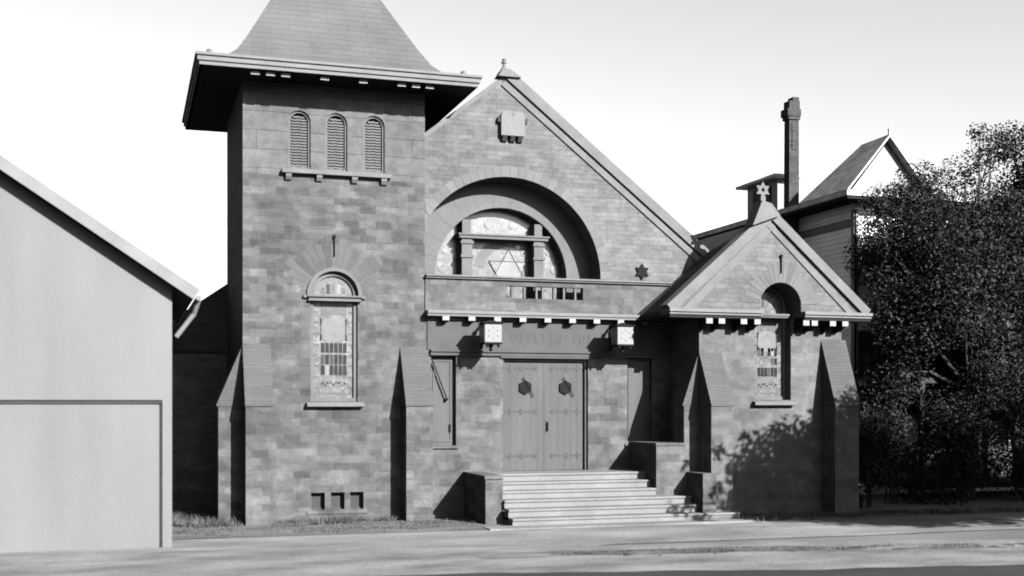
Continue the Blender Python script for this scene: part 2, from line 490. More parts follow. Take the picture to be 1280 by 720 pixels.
# tower window
def stained_lancet(parent, x0, x1, z0, zt, zs, yg, dark_rows, frag=False):
    """light border, medallion, rows of dark panes and a floral foot"""
    g = MB(); w = x1-x0; c = (x0+x1)/2
    g.poly([(x0, z0), (x1, z0)] + arc(c, zs, w/2, 0, 180, 24), yg, yg+.02, mi=0)
    iy = yg-.006
    ix0, ix1 = x0+.19*w, x1-.17*w
    H = zt-z0
    def zz(t): return z0+H*t
    # upper striped lights
    nst = 7
    for i in range(nst):
        a = ix0+(ix1-ix0)*(i+.12)/nst; d = ix0+(ix1-ix0)*(i+.88)/nst
        g.box(a, d, iy, yg, zz(.86), zz(.98), mi=3)
    # medallion with corner dashes
    g.poly([(c+.36*w*math.cos(R(t)), zz(.71)+.30*w*math.sin(R(t))) for t in range(0, 360, 15)], iy, yg, mi=5)
    for sx in (ix0-.01, ix1-.04):
        g.box(sx, sx+.045*w, iy-.002, yg, zz(.76), zz(.83), mi=1); g.box(sx, sx+.045*w, iy-.002, yg, zz(.60), zz(.66), mi=1)
        g.box(sx, sx+.03*w, iy-.002, yg, zz(.66), zz(.76), mi=4)
    ncol = 6
    for r_, (t0, t1) in enumerate(dark_rows):
        for i in range(ncol):
            if frag and random.random() < .3: continue
            a = ix0+(ix1-ix0)*(i+.1)/ncol; d = ix0+(ix1-ix0)*(i+.9)/ncol
            g.box(a, d, iy, yg, zz(t0), zz(t1), mi=2 if random.random() < .05 else (1 if random.random() < .8 else 4))
    # foot ornament
    for k in range(9):
        t = (k-4)/4; x = c+t*.27*w; z = zz(.15)+.05*abs(math.sin(t*4.2))*1.2-.03*abs(t)
        g.box(x-.022*w, x+.022*w, iy, yg, z-.025, z+.02, mi=4 if k % 2 else 1)
    g.box(ix0-.02, ix1+.02, iy, yg, zz(.045), zz(.07), mi=3)
    # lunette lights
    for i in range(5):
        t = (i-2)/2; hh = (.26-.11*t*t)*w
        g.box(c+t*.25*w-.045*w, c+t*.25*w+.045*w, iy, yg, zs+.05, zs+.05+hh, mi=2 if i == 3 else (4 if i % 2 else 3))
    # lead cames
    for i in range(1, 9): g.box(x0+.01, ix0-.03, iy-.001, yg, z0+H*i/9, z0+H*i/9+.012, mi=4); g.box(ix1+.03, x1-.01, iy-.001, yg, z0+H*i/9, z0+H*i/9+.012, mi=4)
    return g.build('stained_glass', ['glassB', 'glassD', 'glassW', 'glassG', 'lead', 'glassM'], parent)
rows = [(.475, .575), (.355, .455), (.245, .345)]
b = MB()
fo = [(3.803, 2.603), (4.827, 2.603)] + arc(4.315, wz, .512, 0, 180, 28)
fi = [(3.88, 2.68), (4.75, 2.68)] + arc(4.315, wz, .435, 0, 180, 28)
b.poly(fo, .06, .16, [fi])
win = b.build('arched_window', 'smooth', syn)
stained_lancet(win, 3.86, 4.77, 2.66, 4.78, wz, .12, rows)
b = MB(); b.box(3.74, 4.90, -.10, .05, 4.775, 4.81); b.box(3.76, 4.88, -.07, .05, 4.812, 4.86); b.box(3.72, 4.92, -.12, .05, 4.862, 4.90)
b.build('transom', 'smooth', win)
b = MB(); b.prism_x([(-.16, 2.49), (.1, 2.49), (.1, 2.598), (-.10, 2.585), (-.16, 2.56)], 3.70, 4.95)
b.build('sill', 'cope', win, bevel=.012)
b = MB(); b.poly(ringpoly(4.315, wz+.003, .525, .60, 0, 180), -.06, -.002)
b.box(3.64, 3.80, -.08, -.002, wz-.06, wz+.0, 0); b.box(4.83, 4.99, -.08, -.002, wz-.06, wz+.0, 0)
b.build('hood_mould', 'smooth', win)
b = MB(); wedges(b, 4.315, wz, .605, 1.18, 22, 158, 15, -.006, -.002, .004, (0, 1, 1, 2), .12)
b.build('arch_stones', ['vA', 'vB', 'vC'], win)
b = MB(); b.box(4.305, 4.325, -.05, -.015, 5.75, 6.16); b.box(4.29, 4.34, -.06, -.015, 6.14, 6.21)
b.build('iron_pin', 'iron', win)
for h in base_holes:
    f = MB(); x0, x1 = h[0][0], h[1][0]
    f.poly([(x0+.002, .262), (x1-.002, .262), (x1-.002, .628), (x0+.002, .628)], .14, .2, [[(x0+.04, .30), (x1-.04, .30), (x1-.04, .59), (x0+.04, .59)]])
    fo_ = f.build('basement_window', 'vC', syn)
    p = MB(); p.box(x0+.03, x1-.03, .17, .19, .29, .60); p.build('pane', 'carve', fo_)
b = MB(); b.box(3.72, 5.05, -.03, -.002, .17, .235); b.build('basement_sill', 'tower', syn)
b = MB(); b.box(SX0+.6, 5.78, -.05, -.002, -.5, .06); b.build('plinth', 'tower', syn)

# nave ---------------------------------------------------------------
AC, AZ, AR = 8.30, 5.45, 2.25
ang = math.degrees(math.acos((SX1-AC)/AR))
b = MB()
top = arc(AC, AZ, AR, 0, ang, 50)
b.poly([(SX1, AZ+AR*math.sin(R(ang)))] + [(SX1, 8.47), (8.3, 9.98), (15.9, 4.05), (15.9, -.6), (12.32, -.6), (12.32, 4.70), (10.55, 4.70)] + top[:-1], 0.01, .60)
b.poly([(.7, -.6), (2.36, -.6), (2.36, 5.33), (.7, 4.05)], 4.0, 18)
b.box(15.5, 15.9, .61, 18, -.6, 4.05)
b.build('nave_wall', 'gable', syn)
b = MB()
b.poly([(5.9, 4.70), (10.95, 4.70), (10.95, 7.95), (5.9, 7.95)], .602, .92,
       [[(6.74, 4.72), (9.94, 4.72)] + arc(8.34, 5.5, 1.6, 0, 180, 44)])
rec = b.build('arch_recess', 'gable', syn)
b = MB(); wedges(b, 8.34, 5.5, 1.61, 2.20, 0, 180, 13, .597, .601, .004, (0,), 0, SX1+.01)
b.build('arch_stones', 'smooth', rec)
b = MB(); wedges(b, AC, AZ, AR+.004, AR+.24, 0, ang-5, 31, -.004, .008, .005, (0, 0, 1), .0, SX1+.01)
b.build('arch_ring', ['cope', 'smooth'], syn)
# nave roof: solid behind the facade
b = MB()
b.poly([(2.5, 5.3), (8.3, 9.86), (16.15, 3.75), (16.15, 3.6), (2.5, 3.6)], 1.1, 3.89)
b.poly([(.2, 4.0), (2.3, 5.45), (8.3, 9.86), (16.15, 3.75), (16.15, 3.6), (.2, 3.85)], 3.9, 18)
b.build('nave_roof', 'wroof', syn)
# raking coping
def rake(mb, p0, p1, t_in, t_out, y0, y1, mi=0):
    d = Vector((p1[0]-p0[0], p1[1]-p0[1])).normalized(); n = Vector((-d.y, d.x))
    if n.y < 0: n = -n
    q = [Vector(p0)+n*t_out, Vector(p1)+n*t_out, Vector(p1)-n*t_in, Vector(p0)-n*t_in]
    mb.poly([(v.x, v.y) for v in q], y0, y1, mi=mi)
b = MB()
rake(b, (8.3, 10.0), (15.95, 4.04), .10, .12, -.055, 1.15)
rake(b, (8.3, 10.0), (15.95, 4.04), .29, -.15, -.028, .005)
rake(b, (6.345, 8.475), (8.3, 10.0), .02, .08, -.004, 1.15)
cop = b.build('gable_coping', 'cope', syn)
b = MB(); b.poly([(8.02, 9.95), (8.56, 9.95), (8.30, 10.12), (8.12, 10.12)], -.13, .2)
b.lathe((8.20, .03, 10.14), [(.085, 0), (.05, .04), (.035, .12), (.06, .15), (.065, .17), (.03, .19), (.05, .23), (.02, .25)], 10)
b.build('finial', 'cope', cop)
# tablets plaque
b = MB()
tab = [(8.09, 8.62), (8.65, 8.62)] + arc(8.51, 9.04, .14, 0, 180, 12) + arc(8.23, 9.04, .14, 0, 180, 12)
b.poly(tab, -.12, .008)
pl = b.build('tablets_plaque', 'tablet', syn)
for x in (8.13, 8.32, 8.50):
    b = MB(); b.prism_x([(-.14, 8.618), (.008, 8.618), (.008, 8.47), (-.05, 8.5)], x, x+.10); b.build('corbel', 'carve', pl)
for x in (8.02, 8.66):
    b = MB(); b.box(x, x+.063, -.09, .008, 8.92, 9.03); b.build('scroll', 'carve', pl)
# star shaped iron anchor plate
def hexagram(mb, cx, cz, r, y0, y1, fr=None, mi=0):
    for rot in (90, -90):
        yy = (y0, y1) if rot > 0 else (y0+.004, y1)
        o = star_pts(cx, cz, r, rot)
        if fr: mb.poly(o, yy[0], yy[1], [star_pts(cx, cz, r-fr*2, rot)], mi=mi)
        else: mb.poly(o, yy[0], yy[1], mi=mi)
b = MB(); hexagram(b, 11.6, 5.66, .19, -.04, .008); b.build('star_plate', 'iron', syn)

# big arched window
b = MB()
b.poly([(6.70, 4.70), (9.98, 4.70)] + arc(8.34, 5.5, 1.64, 0, 180, 40), .925, .95)
aw = b.build('arch_window', 'glassA', syn)
for x0, x1 in ((7.37, 7.62), (9.13, 9.36)):
    m = MB(); zt = 5.5+math.sqrt(1.6**2-max(abs(x0-8.34), abs(x1-8.34))**2)
    m.box(x0, x1, .60, .924, 4.72, 6.36)
    m.box(x0+.02, x1-.02, .64, .924, 6.475, zt+.03)
    m.box(x0-.03, x1+.03, .57, .924, 5.92, 5.98); m.box(x0-.03, x1+.03, .57, .924, 5.18, 5.24); m.box(x0-.03, x1+.03, .57, .924, 6.24, 6.30)
    m.build('mullion', 'smooth', aw)
m = MB(); m.box(7.30, 9.46, .55, .924, 6.365, 6.43); m.box(7.27, 9.49, .52, .924, 6.432, 6.47); m.build('transom', 'smooth', aw)
m = MB()
sc = (8.60, 5.62); SR = .56
hexp = [(sc[0]+SR*.577*math.cos(R(60*k)), sc[1]+SR*.577*math.sin(R(60*k))) for k in range(6)]
m.poly(hexp, .905, .924, mi=0)
for k in range(6):
    t = R(30+60*k); a = hexp[k]; c = hexp[(k+1) % 6]
    m.poly([a, (sc[0]+SR*math.cos(t), sc[1]+SR*math.sin(t)), c], .907, .924, mi=1)
for rot in (90, -90):
    q = star_pts(sc[0], sc[1], SR, rot)
    for i in range(3):
        a, c = q[i], q[(i+1) % 3]
        m.bar((a[0], .902, a[1]), (c[0], .902, c[1]), .016, .012, mi=2)
m.build('star_panel', ['glassW', 'glassB', 'lead'], aw)
m = MB()
m.poly(ringpoly(8.60, 5.62, .62, .86, 10, 170, 24), .915, .924, mi=0)
for k in range(12):
    t = R(8+k*15); x = 8.36+.78*math.cos(t); z = 5.62+.78*math.sin(t)
    if 7.68 < x < 9.08: m.poly([(x+.065*math.cos(R(q)), z+.065*math.sin(R(q))) for q in range(0, 360, 30)], .908, .924, mi=1)
for x, z, r in ((6.98, 5.7, .1), (7.05, 6.1, .07), (9.75, 5.75, .1), (9.6, 6.15, .07), (8.1, 6.75, .09), (8.7, 6.75, .09), (7.62+.13, 5.5, .08), (9.0, 5.5, .08)):
    m.poly([(x+r*math.cos(R(q)), z+r*math.sin(R(q))) for q in range(0, 360, 30)], .91, .924, mi=1)
m.build('leaded_ornament', ['glassG', 'glassB'], aw)

# balcony parapet
b = MB()
b.poly([(SX1+.002, 4.625), (12.33, 4.625), (12.33, 5.345), (SX1+.002, 5.345)], -.035, .12, [[(8.25, 4.95), (10.10, 4.95), (10.10, 5.23), (8.25, 5.23)]])
b.box(SX1+.002, 10.7, .121, .60, 4.63, 4.70)
par = b.build('balcony_parapet', 'portal', syn)
m = MB(); m.box(SX1+.003, 12.335, -.10, .14, 5.348, 5.385); m.box(SX1+.003, 12.335, -.14, .16, 5.387, 5.43); m.build('rail', 'cope', par, bevel=.008)
for x in (8.36, 8.66, 8.95, 9.1, 9.38, 9.62, 9.9):
    m = MB(); m.box(x, x+.045, -.01, .07, 4.951, 5.229); m.build('baluster', 'smooth', par)
b = MB(); b.box(SX1+.003, 12.33, -.28, -.003, 4.555, 4.622); b.box(SX1+.003, 12.33, -.25, -.003, 4.50, 4.553); b.box(SX1+.003, 12.33, -.08, -.003, 4.42, 4.498, mi=1)
cor = b.build('balcony_cornice', ['trim', 'portal'], syn)
for k in range(9):
    x = 6.755+k*.5995
    m = MB(); m.prism_x([(-.26, 4.498), (-.082, 4.498), (-.082, 4.36), (-.26, 4.40)], x-.075, x+.075); m.box(x-.078, x+.078, -.268, -.261, 4.402, 4.496, mi=1)
    m.build('bracket', ['carve', 'white'], cor)

# portal
b = MB()
pan = [[(6.48, 1.62), (7.06, 1.62), (7.06, 3.62), (6.48, 3.62)], [(11.23, 1.62), (11.86, 1.62), (11.86, 3.62), (11.23, 3.62)]]
dh = [(8.16, 1.022), (10.24, 1.022), (10.24, 3.58), (8.16, 3.58)]
b.poly([(SX1+.002, -.6), (12.32, -.6), (12.32, 4.62), (SX1+.002, 4.62)], 0, .36, pan+[dh])
por = b.build('portal_wall', 'portal', syn)
b = MB(); b.box(SX1+.05, 12.3, -.035, -.002, 3.76, 4.418); fr = b.build('frieze', 'frieze', syn)
# worn raised lettering on the frieze, no longer legible
x = 8.33
for k in range(11):
    b = MB()
    kind = 'OIILEIOIIOI'[k]; z0, z1 = 3.95, 4.15; w = .13
    if kind == 'O': b.poly([(x+.08+.075*math.cos(R(t)), 4.05+.10*math.sin(R(t))) for t in range(0, 360, 20)], -.04, -.036, [[(x+.08+.045*math.cos(R(t)), 4.05+.07*math.sin(R(t))) for t in range(0, 360, 20)]])
    elif kind == 'I': b.box(x+.05, x+.085, -.04, -.036, z0, z1)
    else: b.poly([(x+.03, z0), (x+.13, z0), (x+.13, z0+.03), (x+.06, z0+.03), (x+.06, z1), (x+.03, z1)], -.04, -.036)
    b.build('worn_letter', 'letter', fr)
    x += .185
b = MB(); b.box(6.46, 12.3, -.10, -.002, 3.715, 3.757); b.box(6.46, 12.3, -.06, -.002, 3.635, 3.713); b.box(8.10, 10.30, -.05, -.002, 3.59, 3.633)
b.build('lintel_moulding', 'frieze', syn)
for i, p in enumerate(pan):
    x0, x1 = p[0][0], p[1][0]
    m = MB(); m.box(x0-.02, x1+.02, .13, .2, 1.60, 3.64)
    m.poly([(x0+.07, 1.7), (x1-.07, 1.7), (x1-.07, 3.54), (x0+.07, 3.54)], .112, .129, [[(x0+.11, 1.74), (x1-.11, 1.74), (x1-.11, 3.5), (x0+.11, 3.5)]])
    bp = m.build('blind_panel', 'door', syn)
    m = MB(); m.box(x0-.06, x1+.05, -.06, .12, 1.56, 1.618); m.build('sill', 'portal', bp)
    if i == 0:
        m = MB(); m.bar((6.50, .05, 3.60), (6.86, .05, 2.66), .022, .03); m.box(6.83, 6.89, .03, .11, 2.63, 2.68); m.build('iron_stay', 'iron', bp)
        m = MB(); m.box(6.93, 6.965, .09, .111, 1.92, 2.10); m.build('latch', 'iron', bp)
m = MB(); m.box(8.162, 8.215, .06, .3, 1.024, 3.578); m.box(10.185, 10.238, .06, .3, 1.024, 3.578); m.box(8.216, 10.184, .06, .3, 3.53, 3.578)
m.build('door_frame', 'door', por)
for i in range(2):
    x0 = 8.218+i*.984; x1 = x0+.980
    m = MB(); npl = 6
    for k in range(npl):
        a = x0+(x1-x0)*k/npl; m.box(a+.0015, a+(x1-x0)/npl-.0015, .135, .18, 1.026, 3.528)
    m.box(x0, x1, .15, .182, 1.026, 3.528, mi=1)
    dr = m.build('door', ['door', 'groove'], syn)
    hx = x0 if i == 0 else x1; sg = 1 if i == 0 else -1
    for z in (3.37, 2.38, 1.36):
        s = MB(); s.box(min(hx, hx+sg*.78), max(hx, hx+sg*.78), .126, .134, z-.014, z+.014)
        for dx in (.16, .42):
            xx = hx+sg*dx; s.poly([(xx-.045, z), (xx, z-.085), (xx+.045, z), (xx, z+.085)], .122, .134)
        xx = hx+sg*.78; s.poly([(xx+.06*math.cos(R(t)), z+.05*math.sin(R(t))) for t in range(0, 360, 60)], .122, .134)
        s.build('hinge_strap', 'strap', dr)
    cx = x0+.52
    s = MB(); s.poly([(cx+.165*math.cos(R(t+30)), 2.93+.165*math.sin(R(t+30))) for t in range(0, 360, 60)], .09, .134)
    s.bar((cx-.06, .08, 3.17), (cx+.20, .08, 2.72), .018)
    s.build('iron_grille', 'iron', dr)
    if i == 1:
        s = MB(); s.box(x0+.05, x0+.10, .11, .134, 1.92, 2.14); s.tube([(x0+.075, .134, 2.1), (x0+.075, .07, 2.08), (x0+.075, .07, 1.98), (x0+.075, .134, 1.96)], .012, 6)
        s.build('handle', 'iron', dr)

# stairs
b = MB(); b.box(7.635, 12.0, -.88, -.002, -.6, .84); st = b.build('entrance_stairs', 'step', syn)
LF, TR = -.90, .27
for i in range(6):
    zt = 1.02-.17*i; yf = LF-TR*i
    x1 = [11.28, 11.28, 11.28, 12.02, 12.03, 12.9][i]
    x0 = 7.635
    yb = -.003 if i == 0 else LF-TR*(i-1)-.0
    m = MB(); m.box(x0, x1, yf-.03, yb+.05 if i == 0 else yb-.0, zt-.05, zt)
    m.box(x0, x1, yf, yb if i == 0 else yb-.001, zt-.17 if i < 5 else -.4, zt-.052)
    if i == 0: m.v = [(v[0], min(v[1], -.004), v[2]) for v in m.v]
    m.build('step', 'step', st, bevel=.012)
m = MB(); m.box(7.25, 7.632, -1.62, -.004, -.6, .96); m.box(7.22, 7.634, -1.66, -.004, .962, 1.035); m.build('cheek_wall', 'portal', st)
m = MB(); m.box(11.29, 12.0, -1.43, -.004, -.6, 1.62); m.box(11.27, 12.0, -1.46, -.004, 1.622, 1.68); m.build('cheek_wall', 'portal', st)
m = MB(); m.box(12.04, 12.36, -2.2, -1.44, -.6, 1.03); m.build('cheek_wall', 'portal', st)

# wing ---------------------------------------------------------------
WX0, WX1, WY = 12.34, 16.04, -1.45
b = MB()
wc, wr, ws = 14.22, .50, 4.80
hole = [(wc-.47, 2.64), (wc+.47, 2.64), (wc+.47, 4.5), (wc+wr, 4.5)] + arc(wc, ws, wr, 0, 180, 28) + [(wc-wr, 4.5), (wc-.47, 4.5)]
b.poly([(WX0, -.6), (WX1, -.6), (WX1, 5.0), (15.1, 5.6), (13.3, 5.6), (WX0, 5.0)], WY, WY+.35, [hole])
b.box(WX0, WX0+.35, WY+.35, -.004, -.6, 4.6); b.box(WX1-.35, WX1, WY+.35, -.004, -.6, 4.6)
b.build('wing_wall', 'wing', syn)
GA = (13.95, 6.86); GL, GRt = 11.45, 16.46
b = MB()
op = [(wc+.53, 4.62)] + arc(wc, ws-.02, .53, 0, 180, 28) + [(wc-.53, 4.62)]
b.poly([(GL, 4.62)] + [(p[0], p[1]) for p in op[::-1]] + [(GRt, 4.62), GA], -1.78, -1.452-.0)
gb = b.build('wing_gable', 'gable', syn)
b = MB(); wedges(b, wc, ws-.02, .536, .98, 4, 176, 19, -1.787, -1.781, .005, (0, 0, 1), .1); b.build('arch_stones', ['smooth', 'vA'], gb)
b = MB(); b.box(14.21, 14.228, -1.83, -1.796, 5.52, 5.9); b.box(14.195, 14.243, -1.84, -1.796, 5.88, 5.94); b.build('iron_pin', 'iron', gb)
b = MB()
rake(b, (GL-.03, 4.66), GA, .12, .10, -1.855, -1.5); rake(b, GA, (GRt+.03, 4.66), .10, .10, -1.855, -1.5)
rake(b, (GL+.1, 4.66), GA, .30, -.125, -1.80, -1.783); rake(b, GA, (GRt-.1, 4.66), .28, -.15, -1.81, -1.783)
wcop = b.build('wing_coping', 'cope', gb)
b = MB()
for x0, x1 in ((GL-.08, wc-.535), (wc+.535, GRt+.08)):
    b.box(x0, x1, -1.95, -1.455, 4.585, 4.655); b.box(x0+.02, x1-.01, -1.91, -1.455, 4.53, 4.583)
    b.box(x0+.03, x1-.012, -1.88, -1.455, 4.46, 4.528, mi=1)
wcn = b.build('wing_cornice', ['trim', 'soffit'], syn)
for x in (12.373, 12.68, 13.232, 13.577, 14.83, 15.05, 15.53, 15.86):
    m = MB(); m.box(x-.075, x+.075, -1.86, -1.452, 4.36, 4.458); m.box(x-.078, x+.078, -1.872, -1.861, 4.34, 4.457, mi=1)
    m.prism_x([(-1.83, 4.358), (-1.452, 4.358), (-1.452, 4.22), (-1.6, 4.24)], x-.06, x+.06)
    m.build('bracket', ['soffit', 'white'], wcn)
# left return of the wing eave
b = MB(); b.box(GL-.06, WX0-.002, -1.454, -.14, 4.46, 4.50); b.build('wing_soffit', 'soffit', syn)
b = MB()
b.poly([(GL-.02, 4.52), (GL+.4, 4.52), (13.95, 6.50), (GRt-.4, 4.52), (GRt+.02, 4.52), (GRt+.02, 4.62), (13.95, 6.72), (GL-.02, 4.62)], -1.45, -.25)
b.poly([(12.30, 4.50), (16.1, 4.50), (13.95, 6.46)], -.95, -.251)
b.poly([(GL+.9, 4.64), (GRt+.02, 4.62), (13.95, 6.72), (GL-.02, 4.625)], -.249, 8)
b.build('wing_roof', 'wroof', syn)
# window
b = MB()
f1 = [(wc-.467, 2.643), (wc+.467, 2.643), (wc+.467, ws)] + arc(wc, ws, .467, 0, 180, 24)[1:]
f2 = [(wc-.39, 2.72), (wc+.39, 2.72), (wc+.39, ws)] + arc(wc, ws, .39, 0, 180, 24)[1:]
b.poly(f1, WY+.22, WY+.30, [f2])
ww = b.build('arched_window', 'smooth', syn)
stained_lancet(ww, wc-.41, wc+.41, 2.70, 4.52, ws-.05, WY+.26, [(.53, .63), (.42, .50), (.27, .38)], True)
b = MB(); b.box(wc-.49, wc+.36, WY-.06, WY+.21, 4.53, 4.57); b.box(wc-.50, wc+.38, WY-.09, WY+.21, 4.572, 4.62); b.build('transom', 'smooth', ww)
b = MB(); b.prism_x([(WY-.15, 2.52), (WY+.2, 2.52), (WY+.2, 2.638), (WY-.15, 2.60)], wc-.54, wc+.54); b.build('sill', 'cope', ww, bevel=.012)
front_buttress(12.35, 12.88, WY, 3.72, 2.50, .55, 'wing')
front_buttress(15.50, 16.13, WY, 4.05, 2.50, .55, 'wing')
side_buttress(WY+.03, WY+.55, WX0, -1, 3.70, 2.50, .36, 'wing')
side_buttress(WY+.03, WY+.55, WX1, 1, 3.70, 2.50, .40, 'wing')
# finial on the wing gable
b = MB()
b.poly([(13.40, 6.55), (14.10, 6.80), (13.88, 7.06), (13.64, 7.12)], -1.97, -1.6)
b.box(13.68, 13.80, -1.84, -1.72, 7.06, 7.24)
hexagram(b, 13.74, 7.38, .19, -1.83, -1.73, .055)
b.build('wing_finial', 'cope', syn)

# ------------------------------------------------------------------ lanterns on the portal
def lantern(x, label):
    t = thing('wall_lantern', label, 'lantern', (x, -.04, 4.1), 'lanterns flanking the synagogue doors')
    x0, x1, y0, y1, z0, z1 = x-.20, x+.20, -.90, -.52, 3.89, 4.30
    m = MB(); m.box(x0, x1, y0, y1, z0, z1); m.build('glass_box', 'lampglass', t, bevel=.02)
    for k in range(6):
        a = R(90+60*k); m = MB(); m.lathe((x+.115*math.cos(a), y0-.004, 4.095+.115*math.sin(a)), [(.004, -.012), (.014, 0), (.004, .012)], 6)
        m.build('stud', 'strap', t)
    m = MB(); m.box(x0-.01, x1+.01, y0-.01, y1+.01, 3.86, 3.888); m.build('base', 'iron', t)
    m = MB(); m.box(x0-.03, x1+.03, y0-.03, y1+.03, 4.302, 4.33); m.add([(x0, y0, 4.331), (x1, y0, 4.331), (x1, y1, 4.331), (x0, y1, 4.331), (x, (y0+y1)/2, 4.40)], [(0,1,4),(1,2,4),(2,3,4),(3,0,4)])
    m.build('cap', 'iron', t)
    m = MB()
    m.lathe((x, (y0+y1)/2, 3.70), [(.01, 0), (.045, .04), (.03, .09), (.07, .13), (.03, .158)], 10)
    for sx in (-.13, .13): m.lathe((x+sx, y0+.04, 3.78), [(.005, 0), (.035, .03), (.02, .078)], 8)
    m.build('drop_finial', 'iron', t)
    m = MB()
    m.bar((x, -.5, 4.36), (x, -.037, 4.36), .035); m.bar((x, -.05, 3.80), (x, -.05, 4.42), .05, .03)
    for rr, cz in ((.14, 4.19), (.09, 3.98)):
        m.tube([(x, -.27+rr*math.cos(R(a)), cz+rr*math.sin(R(a))) for a in range(-150, 200, 20)], .014, 6)
        for sx in (-.09, .09): m.tube([(x+sx, -.3+rr*.8*math.cos(R(a)), cz+rr*.8*math.sin(R(a))) for a in range(-180, 181, 24)], .012, 6)
    m.tube([(x, -.5, 4.36), (x, -.34, 4.12), (x, -.18, 3.95), (x, -.06, 3.86)], .016, 6)
    m.build('scroll_bracket', 'iron', t)
lantern(7.65, 'white glass box lantern on iron scroll bracket, left of the double doors')
lantern(10.785, 'white glass box lantern on iron scroll bracket, right of the double doors beside the wing')

# ------------------------------------------------------------------ shed
sh = thing('shed', 'pale stuccoed shed with low gable roof and one wide door, left of the tower', 'shed', (-3.6, -3.7, 0))
b = MB()
b.poly([(-7.97, -.5), (.775, -.5), (.775, 4.62), (-3.6, 7.52), (-7.97, 4.62)], -3.7, 3.2, [[(-6.2, -.4), (.61, -.4), (.61, 2.62), (-6.2, 2.62)]])
b.build('wall', 'shed', sh)
b = MB()
rake(b, (-3.6, 7.62), (1.16, 4.455), .0, .12, -3.98, 3.4); rake(b, (-8.36, 4.455), (-3.6, 7.62), .0, .12, -3.98, 3.4)
rf = b.build('roof', 'shedroof', sh)
b = MB()
rake(b, (-3.6, 7.62), (1.17, 4.45), .07, .135, -4.03, -3.985); rake(b, (-8.37, 4.45), (-3.6, 7.62), .07, .135, -4.03, -3.985)
b.build('bargeboard', 'shedtrim', rf)
b = MB(); b.bar((1.22, -4.02, 4.42), (1.22, 3.4, 4.42), .10, .10, n=8); b.tube([(1.22, -3.9, 4.38), (1.15, -3.75, 4.15), (.85, -3.66, 3.75)], .045, 8)
b.build('gutter', 'shedtrim', rf)
b = MB(); b.box(-6.18, .575, -3.62, -3.55, -.3, 2.56)
d = b.build('door', 'shed', sh)
b = MB(); b.box(-6.198, .608, -3.66, -3.60, 2.562, 2.618); b.box(.577, .608, -3.66, -3.60, -.3, 2.56); b.box(-6.198, -6.182, -3.66, -3.60, -.3, 2.56)
b.build('frame', 'shedline', d)

# ------------------------------------------------------------------ house beyond the wing
ho = thing('house', 'white clapboard house with tall brick chimney and gabled roof, behind the wing', 'house', (23, 8, 0))
b = MB(); b.box(19.5, 27, 3.0, 14, -.5, 8.3); b.build('wall', 'clap', ho)
b = MB(); b.box(19.44, 19.56, 2.93, 2.999, -.5, 8.0); b.box(19.43, 19.499, 2.93, 3.08, -.5, 8.0); b.box(19.42, 19.499, 3.081, 14, 7.55, 7.75)
b.build('corner_board', 'white', ho)
b = MB()
b.box(18.82, 27.7, 2.35, 14.7, 8.17, 8.24, mi=1); b.box(18.78, 27.74, 2.31, 14.74, 8.245, 8.40, mi=2)
b.add([(18.8, 2.33, 8.402), (27.72, 2.33, 8.402), (27.72, 14.72, 8.402), (18.8, 14.72, 8.402), (23.3, 6.5, 8.95), (23.3, 10, 8.95)],
      [(0, 1, 4), (1, 2, 5, 4), (2, 3, 5), (3, 0, 4, 5)])
hr = b.build('roof', ['hroof', 'soffit', 'hroof'], ho)
# front gable dormer
b = MB(); b.poly([(19.05, 8.41), (21.35, 8.41), (20.2, 9.80)], 2.55, 2.65); b.box(19.05, 21.35, 2.66, 3.9, 8.41, 8.46)
gd = b.build('gable_dormer', 'white', ho)
b = MB()
for sg in (-1, 1):
    xe = 20.15+sg*1.35
    P = [(20.15, 2.3, 10.0), (20.15, 3.6, 9.98), (xe, 4.7, 8.42), (xe, 2.3, 8.42)]
    b.add(P + [(p[0], p[1], p[2]-.07) for p in P], [(0,1,2,3),(4,7,6,5),(0,3,7,4),(3,2,6,7),(2,1,5,6)])
b.add([(20.15, 3.6, 9.98), (18.8, 4.7, 8.42), (21.5, 4.7, 8.42)], [(0, 1, 2)])
b.lathe((20.15, 2.33, 9.97), [(.05, 0), (.04, .12), (.06, .15), (.01, .25)], 8)
b.build('roof', 'hroof', gd)
# chimney
b = MB()
b.add([(19.0, 5.6, 4), (19.38, 5.6, 4), (19.38, 5.9, 4), (19.0, 5.9, 4), (19.04, 5.6, 11.1), (19.36, 5.6, 11.1), (19.36, 5.88, 11.1), (19.04, 5.88, 11.1)],
      [(0,3,2,1),(4,5,6,7),(0,1,5,4),(1,2,6,5),(2,3,7,6),(3,0,4,7)])
b.box(18.99, 19.385, 5.56, 5.91, 11.102, 11.2); b.box(18.95, 19.40, 5.54, 5.94, 11.202, 11.42); b.box(19.03, 19.38, 5.58, 5.9, 11.422, 11.66); b.box(19.16, 19.37, 5.6, 5.88, 11.662, 11.78)
b.box(19.12, 19.28, 5.575, 5.599, 10.2, 11.0)
b.build('chimney', 'hbrick', ho)
# roof dormer
b = MB(); b.box(19.18, 19.62, 6.5, 8.3, 8.42, 9.50)
dm = b.build('roof_dormer', 'white', ho)
b = MB(); b.box(18.92, 19.85, 6.2, 8.6, 9.502, 9.58); b.add([(18.92, 6.2, 9.582), (19.85, 6.2, 9.582), (19.85, 8.6, 9.582), (18.92, 8.6, 9.582), (19.38, 7.4, 9.78)], [(0,1,4),(1,2,4),(2,3,4),(3,0,4)])
b.build('roof', 'hroof', dm)
b = MB(); b.box(19.165, 19.178, 6.85, 7.95, 8.7, 9.35)
for k in range(7): b.box(19.15, 19.164, 6.87, 7.93, 8.73+k*.09, 8.77+k*.09)
b.build('louver', 'groove', dm)
